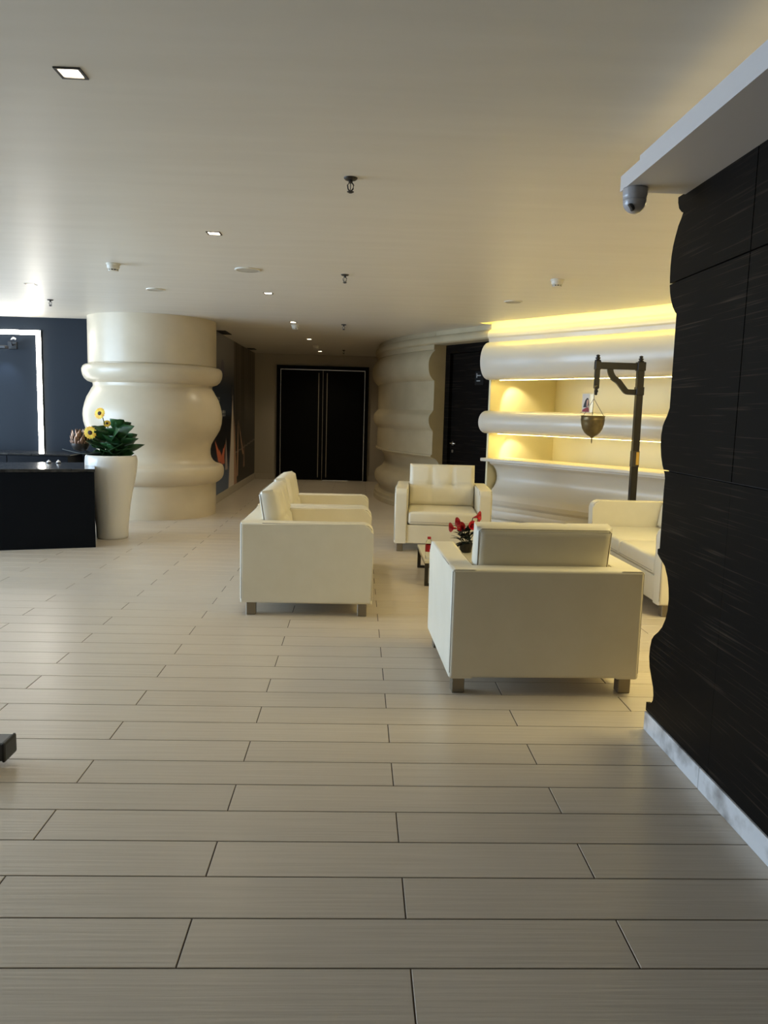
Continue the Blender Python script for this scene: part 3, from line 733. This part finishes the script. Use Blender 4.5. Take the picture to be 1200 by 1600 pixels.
bm = NB(); rbox(bm, -.43, -.02, -.024, .024, 1.908, 1.974, .005, 2); obj('crossbar', bm, M_wood, t)
bm = NB(); ctr = spline([(-.300,1.918),(-.292,1.875),(-.262,1.826),(-.215,1.795),(-.172,1.745),(-.130,1.70),(-.085,1.694),(-.02,1.694)], 5)
L_, R_ = [], []
for i, p in enumerate(ctr):
    tt = (ctr[min(i+1, len(ctr)-1)]-ctr[max(i-1, 0)]).normalized(); nn = Vector((-tt.y, tt.x))
    wv = .026
    L_.append(p+nn*wv); R_.append(p-nn*wv)
for i in range(len(ctr)-1):
    q = [L_[i], L_[i+1], R_[i+1], R_[i]]
    A = [bm.verts.new((p.x, -.018, p.y)) for p in q]; B = [bm.verts.new((p.x, .018, p.y)) for p in q]
    bm.faces.new(A); bm.faces.new(B)
    bm.faces.new((A[0], A[1], B[1], B[0])); bm.faces.new((A[2], A[3], B[3], B[2]))
bmesh.ops.remove_doubles(bm, verts=bm.verts, dist=1e-5); obj('brace', bm, M_wood, t)
bm = NB(); hx = -.425; rbox(bm, hx-.027, hx+.027, -.027, .027, 1.90, 1.985, .004, 1); rbox(bm, hx-.023, hx+.023, -.023, .023, 1.72, 1.91, .005, 2); obj('hanging_arm', bm, M_wood, t)
bm = NB(); finial(bm, hx, 1.985); lathe(bm, [(.004,1.655),(.014,1.662),(.012,1.678),(.020,1.69),(.018,1.703),(.012,1.71),(.023,1.722)], 16, (hx, 0)); obj('finial', bm, M_wood, t, True)
bm = NB(); rbox(bm, -.035, .035, -.035, .035, .965, 1.12, .002, 1); pl = obj('collar_plate', bm, M_bronze, t); pl['label'] = 'metal collar with a gold mark'
bm = NB(); box(bm, .002, .030, -.0365, -.034, .985, 1.11); obj('gold_mark', bm, M_gold, pl)
bm = NB(); tube(bm, [(hx-.026, -.03, 1.745), (hx-.03, -.04, 1.72)], .006, 6); tube(bm, [(hx+.0, -.02, 1.745), (hx-.03, -.04, 1.735)], .005, 6); obj('hook', bm, M_steel, t)
t = thing('hanging_bowl', 'pointed brass bowl hanging on cords from the wooden stand', 'bowl', (SX+hx-.028, SY-.04, 1.245))
bp_ = [(.002,-.062),(.006,-.045),(.007,-.01),(.016,.004),(.045,.018),(.075,.045),(.098,.085),(.110,.13),(.114,.165),(.116,.168),(.116,.174),(.114,.177),(.114,.205),(.118,.207),(.118,.211),(.110,.211),(.106,.13),(.09,.085),(.06,.045),(.01,.015)]
bm = NB(); lathe(bm, bp_, 40); obj('bowl_shell', bm, M_brass, t, True)
bm = NB(); ap = Vector((-.001, 0, .375))
tube(bm, [ap, ap+Vector((0, 0, .12))], .0028, 6)
for a in (0.15, 0.15+2*PI/3, .15+4*PI/3): tube(bm, [ap, (.112*math.cos(a), .112*math.sin(a), .209)], .0024, 6)
obj('cords', bm, M_cord, t)

# clear picture stand on the bar's middle roll
def bar_pt(x):
    return min(zip(BAR, nb), key=lambda q: abs(q[0].x-x))
p, n = bar_pt(2.585)
t = thing('picture_holder', 'clear acrylic holder with portrait print standing on the bar rail', 'sign', (p.x-n.x*.02, p.y-n.y*.02, 1.49), math.atan2(n.y, n.x)+PI/2)
# local -Y faces the room
bm = NB(); rbox(bm, -.075, .075, -.004, .004, 0, .215, .002, 1); rbox(bm, -.075, .075, -.03, .05, 0, .004, .001, 1); obj('acrylic_sheet', bm, M_glass, t)
bm = NB(); box(bm, -.072, .025, -.0075, -.0045, .008, .21); cd = obj('print_card', bm, M_card, t)
def flat(pts, y, m, nm):
    bm = NB(); prism(bm, pts, 'y', y, y+.0012); obj(nm, bm, m, cd)
flat([(-.055,.06),(-.045,.10),(-.03,.14),(-.01,.165),(.008,.16),(.018,.12),(.02,.085),(.0,.06)], -.0088, M_hair, 'printed_hair')
flat([(-.012,.10),(-.012,.13),(-.004,.148),(.008,.145),(.01,.12),(.006,.09),(.0,.06),(-.01,.07)], -.0100, M_skin, 'printed_face')
flat([(-.068,.01),(.022,.01),(.022,.045),(.008,.062),(-.02,.055),(-.06,.035)], -.0100, M_prred, 'printed_dress')
# puck lights of the bar
for z, d, e, tgt in ((1.872, 0, 9, -.1), (1.198, 1, 7, -.1)):
    q = p0+t0*.30-n0*.22
    s = thing('puck_light', ['small round spot under the upper bar roll beside black door', 'small round spot under the middle bar roll beside black door'][d], 'lamp', (q.x, q.y, z+.10), 0, 'spots under the bar rolls')
    bm = NB(); lathe(bm, [(.03,-.02),(.032,-.016),(.032,.0),(.028,.002)], 24); obj('housing', bm, M_white, s)
    bm = NB(); lathe(bm, [(.024,-.022),(.024,-.0205)], 20); obj('lens', bm, M_lens, s)
    bm = NB(); a = p0+t0*.30-n0*.08-q
    tube(bm, [(0,0,-.006), (a.x, a.y, -.006)], .008, 6); obj('bracket', bm, M_white, s)
    tq = p0-n0*.55+t0*.0
    light('puck_light_bulb', 'SPOT', (q.x, q.y, z+.07), e, (1, .86, .5), (tq.x, tq.y, z-.55), spot_size=1.25, spot_blend=.5, shadow_soft_size=.012)

# ------------------------------------------------------------------ ceiling fittings
order = ['square black-rimmed ceiling lamp nearest to the camera', 'square black-rimmed ceiling lamp, second in the row from the camera', 'square ceiling lamp, third in the row from the camera', 'square ceiling lamp, fourth in the row, beside a smoke detector', 'ceiling lamp in dim corridor, second from the double doors', 'ceiling lamp nearest to the black double doors', 'square ceiling lamp above the black reception desk']
E_ = [3, 14, 26, 20, 18, 18, 8]
for i, (x, y) in enumerate(LIGHTS):
    t = thing('downlight', order[i], 'lamp', (x, y, CEIL), 0, 'recessed ceiling lamps')
    bm = NB(); h = HS; w_ = .010
    for a in ((-h-w_, h+w_, -h-w_, -h+.001), (-h-w_, h+w_, h-.001, h+w_), (-h-w_, -h+.001, -h, h), (h-.001, h+w_, -h, h)): box(bm, *a, -.004, .0)
    obj('trim_ring', bm, M_trim, t)
    bm = NB(); v, fs = box(bm, -h, h, -h, h, 0, .055)
    bmesh.ops.delete(bm, geom=[fs[0]], context='FACES_ONLY'); obj('reflector', bm, M_reflector, t)
    bm = NB(); box(bm, -h*.75, h*.75, -h*.75, h*.75, .045, .05); obj('lamp_lens', bm, M_lens, t)
    light('downlight_bulb', 'SPOT', (x, y, CEIL+.03), E_[i], (1, .84, .56), (x, y, 0), spot_size=2.3, spot_blend=.6, shadow_soft_size=.03)
def sprinkler():
    t = thing('sprinkler', '', 'sprinkler', group='ceiling sprinklers')
    bm = NB(); lathe(bm, [(.034,0),(.033,-.004),(.026,-.010),(.012,-.012)], 24); obj('escutcheon', bm, M_bronze, t)
    bm = NB(); lathe(bm, [(.010,-.008),(.010,-.024)], 10)
    for s in (-1, 1): tube(bm, [(s*.006,0,-.022),(s*.015,0,-.034),(s*.012,0,-.052),(s*.003,0,-.062)], .0035, 6)
    tube(bm, [(0,0,-.022),(0,0,-.06)], .002, 6); obj('frame', bm, M_dkgrey, t)
    bm = NB(); lathe(bm, [(.005,-.06),(.017,-.064),(.017,-.067),(.006,-.072)], 14); obj('deflector', bm, M_dkgrey, t)
    return t
sp = [(-.062,3.994,'dark pendent sprinkler nearest to the camera'),(-.136,6.716,'dark pendent sprinkler, second in the row from the camera'),(-.217,10.489,'dark pendent sprinkler, third in the row, at the corridor mouth'),(-.297,14.803,'dark pendent sprinkler in the corridor before the double doors'),(-3.40,8.90,'dark pendent sprinkler above the reception desk')]
t = sprinkler()
for i, (x, y, lb) in enumerate(sp):
    o = t if i == 0 else copy_tree(t)
    o['label'] = lb; o.location = (x, y, CEIL)
def detector(x, y, lb, vents=True):
    t = thing('smoke_detector', lb, 'detector', (x, y, CEIL), 0, 'white smoke detectors')
    bm = NB(); lathe(bm, [(.056,0),(.056,-.010),(.050,-.014)], 32); obj('mount_ring', bm, M_plastic, t)
    bm = NB(); lathe(bm, [(.05,-.012),(.048,-.036),(.040,-.043),(.036,-.045)], 32); obj('housing', bm, M_plastic, t)
    bm = NB()
    for k in range(10):
        a = 2*PI*k/10; mt = Matrix.Translation((.037*math.cos(a), .037*math.sin(a), -.0485)) @ Matrix.Rotation(a, 4, 'Z')
        box(bm, -.004, .003, -.0035, .0035, -.005, .005, mt)
    obj('sensor_fins', bm, M_plastic, t)
    bm = NB(); lathe(bm, [(.030,-.044),(.030,-.054)], 20); obj('sensor_core', bm, M_dkgrey, t)
    bm = NB(); lathe(bm, [(.040,-.054),(.039,-.058),(.03,-.060)], 24); obj('cap', bm, M_plastic, t)
detector(-1.998, 6.561, 'white smoke detector on ceiling left of the row of lamps')
detector(1.629, 6.63, 'white smoke detector on ceiling toward the yellow bar')
detector(-.868, 10.72, 'cream smoke detector beside the fourth ceiling lamp')
detector(-.764, 13.975, 'cream smoke detector in the dim corridor')
for x, y, lb, rr in ((-.93, 6.624, 'largest round flush ceiling speaker, beside the lamp row', .105), (-1.999, 7.886, 'round flush ceiling speaker near the cream column', .09), (1.52, 7.944, 'round flush ceiling speaker near the yellow bar', .09)):
    t = thing('ceiling_speaker', lb, 'speaker', (x, y, CEIL), 0, 'round ceiling speakers')
    bm = NB(); lathe(bm, [(rr,0),(rr,-.006),(rr*.93,-.010),(rr*.86,-.008)], 40, cap=False); obj('rim', bm, M_plastic, t, True)
    bm = NB(); lathe(bm, [(rr*.87,-.006),(rr*.4,-.007),(.003,-.0075)], 40); obj('grille', bm, M_grille, t)
for x, y, L, lb in ((-2.04, 12.05, .56, 'dark slotted ceiling vent beside the blue mural'), (-2.04, 15.14, .3, 'dark slotted ceiling vent at the far end of mural')):
    t = thing('ceiling_vent', lb, 'vent', (x, y, CEIL), 0, 'dark slotted ceiling vents')
    bm = NB(); box(bm, -.065, .065, -L/2, L/2, -.002, 0); obj('backing', bm, M_dkgrey, t)
    bm = NB(); box(bm, -.07, -.058, -L/2, L/2, -.008, -.001); box(bm, .058, .07, -L/2, L/2, -.008, -.001); box(bm, -.058, .058, -L/2, -L/2+.012, -.008, -.001); box(bm, -.058, .058, L/2-.012, L/2, -.008, -.001); obj('frame', bm, M_trim, t)
    for k in range(4):
        bm = NB(); xx = -.04+k*.0265; box(bm, xx-.004, xx+.004, -L/2+.012, L/2-.012, -.007, -.001); obj('slat', bm, M_trim, t)
# dome camera under the soffit
t = thing('dome_camera', 'grey dome security camera under the soffit end', 'camera', (1.133, 3.36, 2.385))
bm = NB(); lathe(bm, [(.050,0),(.051,-.006),(.050,-.03),(.047,-.05)], 32); obj('housing', bm, M_grey, t, True)
bm = NB(); lathe(bm, [(.0475,-.048)]+[(.0475*math.cos(a), -.052-.05*math.sin(a)) for a in [k*PI/2/7 for k in range(7)]]+[(.002,-.102)], 32); obj('dome', bm, M_grey, t, True)
bm = NB(); lathe(bm, [(.016,-.006),(.018,.0),(.016,.006)], 16); bmesh.ops.transform(bm, matrix=Matrix.Translation((-.022,-.026,-.082)) @ Matrix.Rotation(.9, 4, 'Y'), verts=bm.verts); obj('lens', bm, M_dkgrey, t)

# black stand foot at the left frame edge
t = thing('black_stand', 'black chamfered stand foot at the left edge on the tiles', 'stand', (-1.36, 3.02, 0))
bm = NB(); rbox(bm, -.75, .0, -.055, .055, .030, .105, .012, 2); obj('beam', bm, M_dkgrey, t)
bm = NB(); rbox(bm, -.012, .004, -.058, .058, .027, .108, .010, 2); obj('end_cap', bm, M_black, t)
for x in (-.10, -.65):
    bm = NB(); lathe(bm, [(.022,0),(.024,.004),(.02,.03)], 16, (x, 0)); obj('rubber_foot', bm, M_black, t)
